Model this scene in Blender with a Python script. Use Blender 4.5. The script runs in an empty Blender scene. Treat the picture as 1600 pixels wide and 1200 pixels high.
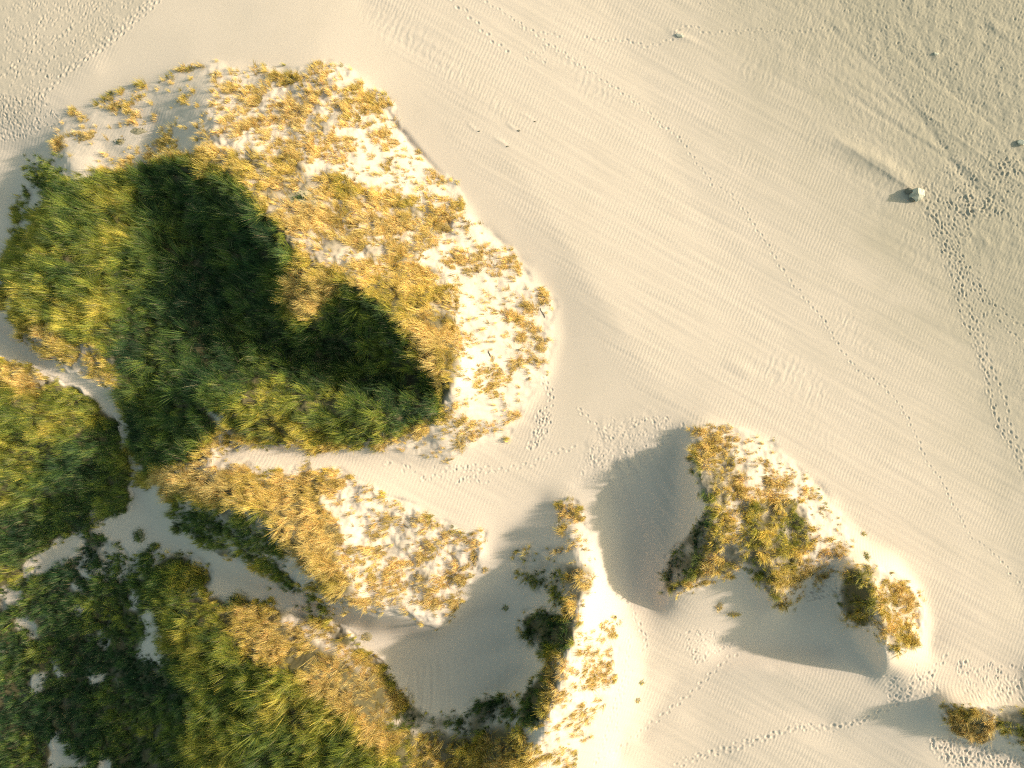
import bpy, math, os
import numpy as np
from mathutils import Vector, Matrix

scene = bpy.context.scene
COL = scene.collection
RNG = np.random.default_rng(11)

# ---------------------------------------------------------------- camera, sky, sun, exposure
CAM_H = 64.0                     # drone height over the beach
FPX = 1089.0                     # focal length in photo pixels (photo is 1600 wide)
cam_d = bpy.data.cameras.new('drone_camera')
cam_d.sensor_width = 36.0
cam_d.lens = 36.0 * FPX / 1600.0
cam_d.clip_start = 0.5
cam_d.clip_end = 6000.0
cam = bpy.data.objects.new('drone_camera', cam_d)
cam.location = (0, 0, CAM_H)
COL.objects.link(cam)
scene.camera = cam

SUN_EL = math.radians(21.0)
SUN_DIR = Vector((1.0, 0.19, 0.0)).normalized() * math.cos(SUN_EL) + Vector((0, 0, math.sin(SUN_EL)))
world = bpy.data.worlds.new('World')
scene.world = world
world.use_nodes = True
wn = world.node_tree
wn.nodes.clear()
w_out = wn.nodes.new('ShaderNodeOutputWorld')
w_bg = wn.nodes.new('ShaderNodeBackground')
w_sky = wn.nodes.new('ShaderNodeTexSky')
w_sky.sky_type = 'NISHITA'
w_sky.sun_disc = False
w_sky.sun_elevation = SUN_EL
w_sky.sun_rotation = math.atan2(SUN_DIR.x, SUN_DIR.y)
w_sky.air_density = 1.0
w_sky.dust_density = 2.5
w_sky.ozone_density = 0.6
w_tint = wn.nodes.new('ShaderNodeMix')
w_tint.data_type = 'RGBA'
w_tint.blend_type = 'MULTIPLY'
w_tint.inputs[0].default_value = 1.0
w_tint.inputs[7].default_value = (0.97, 1.0, 0.70, 1)
wn.links.new(w_sky.outputs[0], w_tint.inputs[6])
wn.links.new(w_tint.outputs[2], w_bg.inputs[0])
w_bg.inputs[1].default_value = 0.15
wn.links.new(w_bg.outputs[0], w_out.inputs[0])

sun_d = bpy.data.lights.new('sun', 'SUN')
sun_d.energy = 3.55
sun_d.angle = math.radians(1.4)
sun_d.color = (1.0, 0.88, 0.70)
sun = bpy.data.objects.new('sun', sun_d)
sun.rotation_euler = SUN_DIR.to_track_quat('Z', 'Y').to_euler()
sun.location = (60, 10, 60)
COL.objects.link(sun)

scene.view_settings.view_transform = 'Standard'
scene.view_settings.look = 'None'
scene.view_settings.gamma = 1.0
scene.cycles.use_denoising = False
scene.cycles.use_adaptive_sampling = False
scene.cycles.sample_clamp_indirect = 2.5
scene.cycles.max_bounces = 6
scene.cycles.diffuse_bounces = 3
scene.cycles.pixel_filter_type = 'BLACKMAN_HARRIS'
scene.cycles.filter_width = 1.15
scene.view_settings.exposure = 0.74

# ---------------------------------------------------------------- numeric helpers
def _hash(ix, iy, seed):
    h = (ix.astype(np.int64) * 374761393 + iy.astype(np.int64) * 668265263 + seed * 982451653) & 0xffffffff
    h = ((h ^ (h >> 13)) * 1274126177) & 0xffffffff
    h = h ^ (h >> 16)
    return h.astype(np.float32) / np.float32(4294967295.0)

def gnoise(x, y, seed=0):
    """gradient noise, about -0.7 .. 0.7"""
    ix = np.floor(x); iy = np.floor(y)
    fx = (x - ix).astype(np.float32); fy = (y - iy).astype(np.float32)
    ux = fx*fx*fx*(fx*(fx*6-15)+10); uy = fy*fy*fy*(fy*(fy*6-15)+10)
    def g(dx, dy):
        a = _hash(ix+dx, iy+dy, seed) * np.float32(2*math.pi)
        return np.cos(a)*(fx-dx) + np.sin(a)*(fy-dy)
    a, b, c, d = g(0, 0), g(1, 0), g(0, 1), g(1, 1)
    return (a*(1-ux)+b*ux)*(1-uy) + (c*(1-ux)+d*ux)*uy

def fbm(x, y, scale, octaves=4, seed=0, gain=0.5):
    out = 0; amp = 1.0; f = 1.0/scale
    for o in range(octaves):
        out = out + amp*gnoise(x*f+o*17.3, y*f-o*9.1, seed+o*31)
        amp *= gain; f *= 2.03
    return out

def sstep(a, b, x):
    t = np.clip((x-a)/(b-a), 0, 1)
    return t*t*(3-2*t)

def blur(a, n=1):
    for _ in range(n):
        p = np.pad(a, 1, mode='edge')
        a = (p[:-2, 1:-1]+2*p[1:-1, 1:-1]+p[2:, 1:-1])/4
        p = np.pad(a, 1, mode='edge')
        a = (p[1:-1, :-2]+2*p[1:-1, 1:-1]+p[1:-1, 2:])/4
    return a

def bilin(A, fx, fy):
    h, w = A.shape
    fx = np.clip(fx, 0, w-1.001); fy = np.clip(fy, 0, h-1.001)
    ix = fx.astype(np.int32); iy = fy.astype(np.int32)
    tx = (fx-ix).astype(np.float32); ty = (fy-iy).astype(np.float32)
    return (A[iy, ix]*(1-tx)+A[iy, ix+1]*tx)*(1-ty) + (A[iy+1, ix]*(1-tx)+A[iy+1, ix+1]*tx)*ty

def inpoly(px, py, poly):
    inside = np.zeros(px.shape, bool)
    n = len(poly)
    for i in range(n):
        x0, y0 = poly[i]; x1, y1 = poly[(i+1) % n]
        if y0 == y1: continue
        c = ((y0 > py) != (y1 > py)) & (px < (x1-x0)*(py-y0)/(y1-y0)+x0)
        inside ^= c
    return inside

# survey grid (photo pixels at beach level), used to look heights and plant cover up
U0, V0, U1, V1 = -500, -400, 2100, 1600
def to_pix(X, Y, Z):
    s = FPX/(CAM_H-Z)
    return 800+X*s, 600-Y*s
def to_world(u, v, z):
    s = (CAM_H-z)/FPX
    return (u-800)*s, (600-v)*s

# ---------------------------------------------------------------- height survey: (u, v, height in m)
SURVEY = [
 # limits
 [(-500,-400,1.5),(800,-400,.4),(2100,-400,0),(2100,600,0),(2100,1600,0)],
 [(1700,-300,0),(1650,500,0),(1700,1000,0)],
 [(1300,-50,.05),(1500,400,0),(1560,800,0),(1600,950,0)],
 [(950,0,.35),(1080,300,.3),(1280,600,.3),(1400,780,.25),(1480,900,.15)],
 [(560,0,1.0),(700,110,1.1),(820,280,1.05),(930,450,.95),(1000,560,.8),(1040,620,.7)],
 [(-100,0,1.0),(0,20,1.0),(120,40,1.1),(250,20,1.2),(380,20,1.3)],
 [(-60,150,1.0),(30,150,1.05),(100,130,1.2),(150,110,1.4)],
 [(-200,220,-.3),(0,235,-.3),(40,240,-.2)],
 [(-200,330,-.6),(0,330,-.6),(25,320,-.6)],
 [(-200,420,-.6),(-10,400,-.5)],
 # big dune: foot
 [(50,235,.2),(75,215,.6),(100,190,1.1),(150,160,1.2),(220,125,1.4),(300,92,1.6),(400,105,1.8),(500,100,1.8),(565,122,1.6),(603,160,1.3),(632,208,1.2),
  (692,275,1.1),(760,348,1.0),(832,418,.85),(872,470,.7),(880,530,.6),(862,600,.6),(815,660,.7),(780,700,.75),(720,722,1.0)],
 # brink ridge just inside the foot, north-east side
 [(330,118,2.5),(420,125,2.5),(500,118,2.7),(560,140,2.5)],
 # west part crest
 [(95,225,1.8),(112,262,2.8),(126,300,4.0),(92,350,4.5),(64,400,4.7),(38,450,4.4),(30,490,4.0)],
 [(150,195,1.7),(165,235,1.9),(160,262,2.4),(140,275,3.0)],
 [(200,165,1.8),(240,195,1.9),(245,230,2.1),(240,250,2.6)],
 [(322,118,2.4),(330,165,4.0),(340,215,5.4),(352,262,6.5)],
 [(62,290,.9),(45,340,.3),(22,400,-.1),(0,440,-.3)],
 # main crest round the hollow
 [(275,262,5.0),(352,262,6.5),(415,330,7.2),(458,388,7.6),(486,430,7.4),(492,470,6.8),(478,500,5.6)],
 [(530,432,7.6),(590,468,7.4),(648,520,6.8),(690,570,6.2),(704,605,5.6),(690,640,4.2),(655,685,2.6)],
 [(486,430,7.3),(530,432,7.5)],
 # hollow
 [(235,285,3.6),(262,310,3.0),(300,345,2.6),(335,400,2.4),(345,460,1.9),(360,510,1.6),(430,545,1.4),(540,555,1.6),(610,585,2.2),(668,605,3.0)],
 [(300,560,1.3),(360,570,1.2),(460,580,1.5),(580,600,2.3)],
 [(515,462,6.3),(540,482,5.4),(560,512,4.2)],
 [(150,340,4.1),(130,420,4.0),(180,480,3.2)],
 [(60,520,3.2),(110,555,3.0),(165,590,2.8),(183,560,3.2)],
 [(225,500,2.1),(215,600,1.5),(225,690,-.2)],
 # north-east face
 [(560,330,5.0),(640,430,4.6),(720,500,3.4),(760,560,2.8)],
 [(470,200,4.0),(560,250,3.6),(640,340,3.0)],
 [(470,200,4.0),(430,260,5.4)],
 # south rim of the big dune
 [(690,640,4.4),(620,640,5.0),(540,640,5.4),(450,638,5.9),(380,622,6.2),(330,608,5.8)],
 [(330,690,3.4),(300,700,2.8)],
 [(655,690,2.2),(600,700,2.3),(500,690,2.9),(400,688,3.1)],
 # sand corridor
 [(350,708,3.0),(420,712,2.7),(520,716,2.2),(620,722,1.7),(720,738,1.1),(850,745,.6),(900,735,.5)],
 # path valley on the left
 [(-200,500,-.2),(0,520,.0),(40,548,.6),(85,575,2.2),(120,600,1.9),(160,625,1.0),(190,655,-.3),(205,700,-1.6),(213,750,-2.4),(225,790,-2.8),(260,800,-2.2)],
 [(-200,600,4.8),(-50,610,4.2),(20,640,3.4),(80,660,2.1),(130,690,.4),(175,720,-1.0)],
 [(-100,760,2.0),(0,780,-1.6),(80,780,-2.5),(150,790,-3.1)],
 [(20,580,3.0),(70,600,2.8)],
 # lowland lower left
 [(160,820,-3.3),(230,820,-3.0),(280,850,-1.9)],
 [(-150,960,-5),(0,930,-5),(60,880,-4.6),(120,830,-3.9)],
 [(-300,1200,-5.5),(0,1180,-5.5),(100,1180,-5.0)],
 [(60,1020,-5),(150,1000,-4.2),(215,960,-2.9)],
 [(-300,1600,1),(100,1600,1.5),(500,1600,3),(800,1600,2.5)],
 # middle dune crest, faces and trough behind it
 [(250,745,.8),(290,760,3.4),(330,765,4.8),(380,790,6.2),(455,838,6.0),(500,892,5.2),(530,925,4.2),(565,945,3.6),(600,955,3.2),(650,962,2.6),(690,980,1.4)],
 [(480,760,3.4),(560,800,3.0),(600,880,2.4),(650,930,1.9)],
 [(640,760,1.7),(740,830,1.0),(755,880,.8),(715,960,1.0),(705,985,.2)],
  [(280,840,-1.8),(330,900,-.9),(400,922,-.3),(470,950,-.1),(540,980,0),(600,985,.2),(680,1000,-.1)],
 [(445,880,1.6),(455,905,1.0)],
 # south-west ridge
 [(235,920,-2.2),(275,965,.8),(335,1000,3.0),(400,1022,3.8),(470,1045,4.3),(525,1072,4.7),(562,1108,4.9),(585,1150,4.7),(640,1220,4.6)],
 [(600,1040,.3),(616,1075,.4),(640,1120,1.2)],
 [(340,935,.2),(400,950,.3),(470,972,.4),(530,996,.5),(580,1030,.5)],
 [(330,1080,2.4),(400,1180,3.6),(520,1230,4.6)],
 [(305,1005,1.6),(305,1080,1.6),(315,1180,1.6)],
 [(215,980,-2.9),(205,1080,-3.3),(215,1180,-3.4)],
 # blow-out bowl
 [(600,1045,-.1),(680,1000,-.1),(740,960,.1),(790,960,.3)],
 [(640,1060,.1),(720,1040,.1),(790,1010,.4)],
 [(630,1100,.6),(700,1095,.6),(780,1080,1.0),(820,1050,1.6)],
 [(655,1155,2.4),(720,1165,2.6),(790,1160,4.2),(840,1150,5.2)],
 # ridge between bowl and south beach
 [(872,782,.7),(880,810,1.5),(893,850,2.8),(910,880,4.0),(915,920,4.9),(905,960,6.0),(893,1010,6.9),(880,1050,7.5),(864,1100,7.4),(845,1140,7.0),(825,1190,6.0),(800,1300,4.5)],
 [(835,900,1.6),(850,870,1.6),(820,960,1.4),(825,1010,1.4)],
 [(932,890,3.0),(938,950,3.4),(955,1000,2.6),(945,1080,3.2),(905,1150,3.4),(880,1250,3.0)],
 [(940,860,1.3),(950,900,.6),(968,960,1.2),(1010,1010,.8),(1000,1100,.6),(965,1180,.7)],
 [(800,840,.3),(760,860,.3),(850,780,.35)],
 # sand between the ridges
 [(905,760,.4),(960,700,.5),(1040,640,.6)],
 [(960,780,.1),(1000,830,-.2),(1000,900,-.4),(980,940,-.2)],
 [(1040,980,.9),(1100,960,1.1),(1150,940,1.2)],
 [(1060,1060,.2),(1000,1150,.1)],
 # right dune
 [(1040,665,.6),(1100,648,.7),(1180,672,.6),(1245,728,.5),(1312,785,.4),(1350,845,.4),(1400,868,.35),(1440,920,.3),(1456,970,.2),(1448,1015,.1)],
 [(1076,674,1.2),(1082,705,2.6),(1095,750,4.0),(1108,800,4.9),(1122,840,5.0),(1165,850,4.6),(1195,840,4.4),(1212,890,4.0),(1226,945,2.6)],
 [(1105,850,4.2),(1070,900,3.2),(1045,935,1.6)],
 [(1160,740,3.0),(1220,790,2.6),(1270,850,2.0),(1300,880,1.8)],
 [(1060,690,.6),(1062,760,.7),(1055,830,.8),(1035,880,.6),(1020,940,0)],
 [(1150,900,2.4),(1165,925,1.6),(1180,950,.6)],
 [(1235,960,.2),(1260,930,.5),(1300,905,1.6)],
 [(1325,885,3.4),(1345,900,4.6),(1366,935,5.2),(1378,980,5.1),(1384,1020,4.2),(1385,1040,3.0),(1388,1056,.3)],
 [(1320,920,1.6),(1322,970,.8),(1345,1020,.5),(1365,1045,.3)],
 [(1120,1010,-.4),(1200,1010,-.6),(1290,1010,-.4)],
 # soft swells south
 [(1100,1050,.2),(1180,1045,.5),(1260,1055,.5),(1330,1075,.4),(1400,1085,.5)],
 [(1080,1120,.0),(1200,1105,.05),(1300,1125,.0)],
 [(1150,1180,.35),(1250,1160,.4),(1330,1190,.2)],
 [(1000,1250,.2),(1200,1260,0),(1400,1230,0)],
 [(1450,1075,.8),(1540,1060,.5),(1600,1060,.4)],
 # small dune, lower right
 [(1455,1092,1.0),(1475,1100,2.2),(1510,1112,3.3),(1540,1128,3.2),(1600,1122,2.8),(1700,1140,3.2),(1850,1150,2.5)],
 [(1500,1085,1.2),(1600,1090,1.2)],
 [(1480,1150,.3),(1540,1165,.3),(1620,1190,.3)],
]

def solve_survey():
    pts = []
    for line in SURVEY:
        for (a, b) in zip(line[:-1], line[1:]):
            n = max(2, int(math.hypot(b[0]-a[0], b[1]-a[1])/2))
            for t in np.linspace(0, 1, n, endpoint=False):
                pts.append([a[k]+(b[k]-a[k])*t for k in range(3)])
        pts.append(line[-1])
    pts = np.array(pts, dtype=np.float64)
    A = None
    for step in (80, 40, 20, 10, 5):
        w = (U1-U0)//step+1; h = (V1-V0)//step+1
        ix = np.clip(np.rint((pts[:, 0]-U0)/step).astype(int), 0, w-1)
        iy = np.clip(np.rint((pts[:, 1]-V0)/step).astype(int), 0, h-1)
        s = np.zeros((h, w)); c = np.zeros((h, w))
        np.add.at(s, (iy, ix), pts[:, 2]); np.add.at(c, (iy, ix), 1)
        fixed = c > 0
        val = np.where(fixed, s/np.maximum(c, 1), 0)
        if A is None: A = np.full((h, w), .5)
        else:
            yy, xx = np.mgrid[0:h, 0:w]
            A = bilin(A, xx/2.0, yy/2.0).astype(np.float64)
        A[fixed] = val[fixed]
        chk = (np.add.outer(np.arange(h), np.arange(w)) % 2).astype(bool)
        for it in range(160):
            for par in (0, 1):
                p = np.pad(A, 1, mode='edge')
                avg = (p[:-2, 1:-1]+p[2:, 1:-1]+p[1:-1, :-2]+p[1:-1, 2:])/4
                m = (chk == bool(par)) & ~fixed
                A[m] += 1.6*(avg[m]-A[m])
    soft = blur(A, 14)
    sharp = blur(A, 3)
    return (0.75*sharp+0.25*soft).astype(np.float32)
HS = solve_survey()
def H_at(u, v):
    return bilin(HS, (u-U0)/5.0, (v-V0)/5.0)

# ---------------------------------------------------------------- plant cover survey
CS = 4
CW = (U1-U0)//CS+1; CH = (V1-V0)//CS+1
_cu, _cv = np.meshgrid(U0+CS*np.arange(CW), V0+CS*np.arange(CH))
_cu = _cu.astype(np.float32); _cv = _cv.astype(np.float32)
_wu = _cu+fbm(_cu, _cv, 45, 3, 5)*16; _wv = _cv+fbm(_cu, _cv, 45, 3, 6)*16
F = {k: np.zeros((CH, CW), np.float32) for k in ('cover', 'dry', 'tall', 'scrub', 'damp', 'ripple', 'rough', 'coarse')}
def region(poly, soft=2, **vals):
    m = blur(inpoly(_wu, _wv, poly).astype(np.float32), soft)
    for k, v in vals.items():
        F[k] = F[k]*(1-m)+v*m
    return m
F['dry'] += 0.5; F['tall'] += 0.7; F['damp'] += 0.0; F['ripple'] += 0.6  # grass dryness with sunlight and shadow painted in: gold faces, dark hollows
#PLANTS
# big dune
region([(75,215),(100,190),(300,100),(400,110),(500,104),(560,125),(600,160),(632,215),(692,278),(760,355),(830,425),(868,480),(855,590),(790,680),(700,718),(600,700),(330,690),(330,300),(160,280)], 3, cover=.30, dry=.85, tall=.5)
region([(95,200),(300,100),(345,150),(320,215),(230,262),(110,262)], 3, cover=.10, dry=.7, tall=.4)
region([(300,215),(340,150),(420,130),(500,108),(560,122),(600,160),(625,215),(560,220),(450,215),(350,240)], 3, cover=.50, dry=.8)
region([(420,190),(480,150),(520,200),(500,260),(420,250)], 3, cover=.55, dry=.85)
region([(270,250),(340,225),(420,235),(520,270),(600,300),(660,310),(700,345),(690,380),(650,400),(700,440),(720,520),(715,600),(690,650),(640,690),(560,700),(440,690),(345,705),(300,740),(230,760),(210,720),(200,640),(170,600),(60,560),(15,490),(0,440),(60,370),(100,290),(200,262)], 4, cover=.72, dry=.72, tall=.7)
region([(340,260),(440,330),(500,300),(610,330),(690,340),(660,380),(600,390),(620,430),(560,440),(500,420),(470,380),(420,340)], 3, cover=.64, dry=.78, tall=.7)
region([(270,262),(350,262),(415,330),(460,385),(500,420),(590,462),(650,520),(705,600),(680,650),(600,690),(440,688),(345,660),(330,690),(300,735),(230,760),(212,700),(195,640),(190,580),(180,500),(40,440),(60,390),(110,300),(180,272)], 3, cover=1.0, dry=.10, tall=.95)  # shadow of the hollow partly painted as dark green blades
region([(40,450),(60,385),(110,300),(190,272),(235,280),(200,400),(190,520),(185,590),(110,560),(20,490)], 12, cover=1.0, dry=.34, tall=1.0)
region([(452,450),(470,400),(500,420),(540,440),(520,480),(500,505),(465,495)], 3, cover=.95, dry=.7)
region([(560,440),(640,440),(710,520),(712,600),(690,620),(650,540),(590,475)], 3, cover=.92, dry=.7, tall=.9)
region([(40,490),(110,520),(180,560),(185,605),(150,600),(90,565),(40,530)], 4, cover=.62, dry=.72, tall=.6)
region([(400,600),(520,600),(620,640),(600,690),(420,690),(345,650)], 6, cover=.98, dry=.38, tall=.9)
region([(325,640),(345,655),(350,700),(335,700)], 2, cover=.15)
region([(330,278),(350,262),(300,250),(280,262)], 2, dry=.6)
region([(40,250),(90,215),(110,250),(90,330),(40,400),(10,430),(20,380)], 3, cover=.30, dry=.3, tall=.5)
region([(52,345),(95,285),(125,300),(75,380),(30,460),(2,480),(-5,435),(25,405)], 3, cover=.97, dry=.3, tall=.8)
# left dune
region([(-300,570),(-60,560),(20,560),(80,590),(150,630),(190,670),(205,740),(200,800),(120,830),(60,870),(0,915),(-300,960)], 3, cover=1.0, dry=.36, tall=.8)
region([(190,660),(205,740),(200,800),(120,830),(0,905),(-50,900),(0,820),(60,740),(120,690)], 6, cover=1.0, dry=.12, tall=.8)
region([(-20,565),(30,570),(90,600),(60,620),(0,600)], 3, cover=.85, dry=.7)
# lowland scrub
region([(-300,960),(0,925),(60,885),(130,835),(165,830),(240,905),(250,960),(300,1000),(330,1080),(300,1210),(300,1500),(-300,1500)], 3, cover=.90, dry=.09, tall=.6, scrub=.35)
region([(0,990),(120,960),(200,1060),(180,1200),(0,1210)], 4, cover=.96, dry=.07, scrub=.35)
region([(0,930),(30,915),(30,950),(8,955)], 2, cover=0)
region([(60,885),(115,825),(130,850),(80,895),(45,920)], 2, cover=.05)
region([(75,1150),(100,1140),(130,1200),(80,1210)], 2, cover=0)
region([(230,960),(262,965),(262,1020),(235,1030)], 3, cover=.1)
for _g in ([(30,968),(60,970),(52,995),(40,990)], [(125,865),(150,868),(140,905),(124,900)], [(163,858),(192,860),(182,905),(163,905)], [(212,860),(236,862),(228,905),(210,905)],
           [(198,915),(222,925),(216,952),(200,945)], [(105,908),(128,912),(122,925),(107,924)], [(118,950),(135,950),(130,965),(118,965)], [(80,1030),(95,1035),(105,1060),(88,1058)],
           [(225,985),(262,965),(268,1035),(215,1030)], [(42,1065),(60,1062),(58,1085),(44,1085)], [(130,1045),(160,1050),(150,1065),(132,1065)], [(155,1180),(175,1185),(175,1210),(150,1210)], [(0,1010),(12,1015),(12,1035),(0,1035)]):
    region(_g, 2, cover=.06)
region([(150,990),(172,992),(168,1012),(152,1010)], 2, cover=.1)
# path and the sand fork
region([(0,500),(40,540),(85,570),(120,585),(150,605),(165,630),(190,650),(205,700),(214,770),(240,790),(290,790),(300,800),(250,830),(170,850),(160,820),(200,795),(203,740),(190,680),(170,645),(140,620),(85,600),(30,560),(0,545)], 1, cover=0)
# middle dune
region([(235,740),(300,720),(420,730),(520,735),(600,770),(640,790),(720,830),(750,830),(748,890),(700,985),(640,955),(560,960),(500,940),(440,920),(430,900),(350,870),(280,810)], 3, cover=.50, dry=.85, tall=.6, scrub=0)
region([(240,745),(300,735),(400,750),(500,745),(540,770),(530,860),(560,940),(500,930),(450,905),(440,860),(350,860),(290,810)], 3, cover=.93, dry=.78, tall=.9)
region([(270,780),(330,790),(430,800),(440,860),(380,860),(320,850),(285,820)], 4, cover=.75, dry=.35, tall=.8)
region([(370,850),(440,850),(455,900),(500,940),(440,930),(420,895),(370,880)], 3, cover=.6, dry=.2, tall=.7)
region([(500,765),(560,760),(610,790),(600,830),(530,830)], 2, cover=.45, dry=.85)
region([(540,860),(620,860),(700,890),(690,960),(600,950),(550,930)], 4, cover=.55, dry=.9, tall=.5)
region([(442,868),(475,872),(490,900),(480,916),(452,912)], 2, cover=.05)
# grass patch left of trough
region([(235,870),(280,868),(330,900),(345,915),(290,920),(310,950),(240,960),(225,930)], 3, cover=.95, dry=.25, tall=.8, scrub=0)
region([(270,770),(330,800),(400,830),(440,868),(400,880),(330,862),(270,815)], 3, cover=.66, dry=.28, tall=.75)
region([(285,862),(330,870),(372,900),(365,935),(330,945),(300,930),(340,912)], 3, cover=.6, dry=.25, tall=.7)
region([(425,925),(470,930),(520,945),(525,972),(470,972),(440,955)], 3, cover=.62, dry=.28, tall=.65)
region([(140,880),(160,850),(185,850),(215,870),(240,850),(262,862),(240,890),(150,910)], 3, cover=.55, dry=.1, tall=.6)
region([(110,800),(165,790),(175,812),(150,835),(115,835)], 3, cover=.8, dry=.12, tall=.6)
# trough sand
region([(280,838),(330,860),(430,905),(480,950),(540,975),(600,985),(560,1000),(500,985),(400,955),(340,955),(300,940),(345,915),(330,895)], 2, cover=.03)
# south-west ridge
region([(235,955),(290,928),(345,935),(430,948),(490,962),(545,992),(602,1045),(632,1090),(636,1120),(670,1150),(660,1500),(250,1500),(300,1090),(250,1010),(262,980)], 3, cover=1.0, dry=.33, tall=.95, scrub=0)
region([(345,945),(430,948),(535,984),(602,1045),(634,1090),(655,1150),(600,1180),(530,1100),(450,1050),(380,1020)], 5, cover=.95, dry=.8, tall=.9)
region([(440,952),(480,962),(545,1008),(585,1052),(560,1050),(500,1010),(450,980)], 3, cover=.6, dry=.85, tall=.6)
region([(640,1130),(700,1105),(760,1110),(800,1090),(840,1110),(830,1150),(700,1180),(640,1170)], 3, cover=.5, dry=.2, tall=.6)
region([(640,1150),(720,1140),(840,1130),(870,1150),(860,1250),(640,1250)], 3, cover=.88, dry=.6, tall=.8)
region([(760,1090),(790,1085),(790,1130),(740,1140),(725,1120)], 2, cover=.75, dry=.1)
region([(605,1120),(640,1112),(700,1112),(700,1135),(640,1145),(610,1135)], 2, cover=.75, dry=.2)
# ridge
region([(868,785),(905,790),(925,850),(930,880),(915,940),(900,1000),(965,960),(968,1010),(945,1090),(910,1150),(880,1250),(840,1250),(820,1150),(815,1085),(860,1050),(850,1000),(810,985),(815,960),(880,950),(900,930),(840,925),(805,900),(815,865),(850,870),(870,840)], 3, cover=.38, dry=.8, tall=.5)
region([(870,790),(900,790),(920,860),(880,870),(872,840)], 2, cover=.42, dry=.8, tall=.5)
region([(805,895),(820,868),(850,870),(880,875),(925,885),(915,945),(880,945),(850,935),(815,905)], 3, cover=.62, dry=.35, tall=.6)
region([(880,890),(925,885),(925,930),(895,950)], 3, cover=.75, dry=.75)
region([(815,960),(850,958),(895,960),(900,1000),(870,1020),(868,1080),(845,1120),(815,1130),(812,1085),(850,1040),(825,1000)], 2, cover=.9, dry=.12, tall=.7)
region([(858,1020),(875,1000),(885,1040),(868,1100),(845,1140),(838,1130)], 2, cover=.9, dry=.6)
region([(880,1010),(965,990),(960,1060),(900,1150),(860,1160),(870,1080)], 4, cover=.46, dry=.85, tall=.55)
# right dune
region([(1072,675),(1100,660),(1180,680),(1250,740),(1310,795),(1330,850),(1320,880),(1280,905),(1225,960),(1205,905),(1160,880),(1110,915),(1040,940),(1090,880),(1080,850),(1110,790),(1078,730)], 3, cover=.35, dry=.8, tall=.5)
region([(1075,690),(1120,695),(1165,715),(1165,760),(1140,800),(1130,840),(1165,870),(1150,890),(1110,910),(1045,938),(1040,890),(1070,840),(1105,800),(1085,740)], 3, cover=.74, dry=.66, tall=.6)
region([(1038,870),(1065,850),(1090,820),(1110,790),(1085,735),(1075,700),(1095,720),(1120,790),(1100,850),(1090,900),(1040,930)], 2, cover=.8, dry=.1, tall=.6)
region([(1170,790),(1240,775),(1270,830),(1260,900),(1230,920),(1190,890),(1155,850)], 4, cover=.84, dry=.55, tall=.7)
region([(1160,865),(1190,880),(1225,920),(1215,945),(1180,915)], 2, cover=.8, dry=.2)
region([(1190,740),(1230,740),(1240,765),(1200,775)], 2, cover=.8, dry=.7)
region([(1318,895),(1345,885),(1390,895),(1435,930),(1440,990),(1400,1018),(1370,1000),(1360,985),(1325,975)], 4, cover=.64, dry=.7, tall=.6)
region([(1318,895),(1350,885),(1372,920),(1372,960),(1345,985),(1315,965)], 4, cover=.9, dry=.42, tall=.7)
region([(1395,925),(1430,935),(1437,1000),(1400,1018),(1410,980)], 2, cover=.65, dry=.8)
region([(1360,1020),(1384,1022),(1384,1056),(1370,1050)], 1, cover=0)
# small dune, lower right
region([(1464,1100),(1500,1100),(1555,1110),(1560,1140),(1530,1162),(1490,1150)], 2, cover=.95, dry=.75, tall=.6)
region([(1555,1112),(1620,1105),(1850,1120),(1850,1180),(1600,1170),(1560,1140)], 2, cover=.75, dry=.35, tall=.5)
# sand character
_d = (_wu-1060-.66*_wv)+70*fbm(_cu*.8+_cv*.5, (_cv-_cu*.55)*3, 260, 3, 8)
F['damp'] = np.clip(sstep(-220, 330, _d), 0, 1)*sstep(1500, 1100, _cv)
region([(-500,-400),(260,-100),(230,10),(90,130),(40,190),(-500,240)], 8, damp=.35, ripple=.1)
region([(260,-50),(520,-50),(640,120),(720,240),(850,400),(900,470),(1000,640),(880,740),(760,800),(600,1100),(880,760),(860,600),(690,300),(600,150),(420,90),(150,150),(60,210),(200,60)], 10, ripple=.05)
region([(560,960),(760,930),(830,960),(800,1090),(620,1100)], 5, ripple=.0)
region([(940,680),(1060,640),(1100,780),(1040,940),(930,950),(900,770)], 6, ripple=.05)
region([(1080,900),(1300,900),(1380,1040),(1100,1040)], 6, ripple=.15)
region([(1000,-400),(1800,-400),(1800,1100),(1600,800),(1450,450),(1150,60)], 30, rough=.45)
region([(1150,-400),(1700,-400),(1700,500),(1450,350),(1250,60)], 20, rough=1.0)
region([(-300,-300),(235,-20),(220,15),(90,125),(40,200),(-300,230)], 4, rough=.35)
region([(0,130),(70,150),(60,205),(0,215)], 4, rough=.9)
region([(920,660),(1010,640),(1070,670),(1000,740),(920,765),(895,740)], 5, rough=.8)
region([(1180,560),(1290,580),(1300,640),(1200,610)], 5, rough=.35)
region([(1480,1150),(1600,1170),(1600,1210),(1470,1190)], 5, rough=.9)
region([(1340,240),(1420,290),(1360,290)], 4, rough=.8)
for _p in ([(560,15),(620,20),(680,60),(760,140),(810,190),(780,185),(690,110),(600,60)], [(850,60),(910,95),(960,150),(940,165),(890,120)],
           [(1140,225),(1180,240),(1190,270),(1150,262)], [(1180,545),(1240,560),(1300,605),(1290,640),(1240,625),(1190,590)],
           [(1270,180),(1330,250),(1430,300),(1400,305),(1320,270),(1250,220)], [(1130,60),(1180,90),(1230,140),(1200,150),(1150,110)],
           [(1300,480),(1350,520),(1380,570),(1350,560),(1310,520)], [(1400,350),(1440,400),(1450,440),(1410,400)],
           [(1250,640),(1290,670),(1320,700),(1280,690)]):
    region(_p, 9, coarse=1.0)
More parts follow.
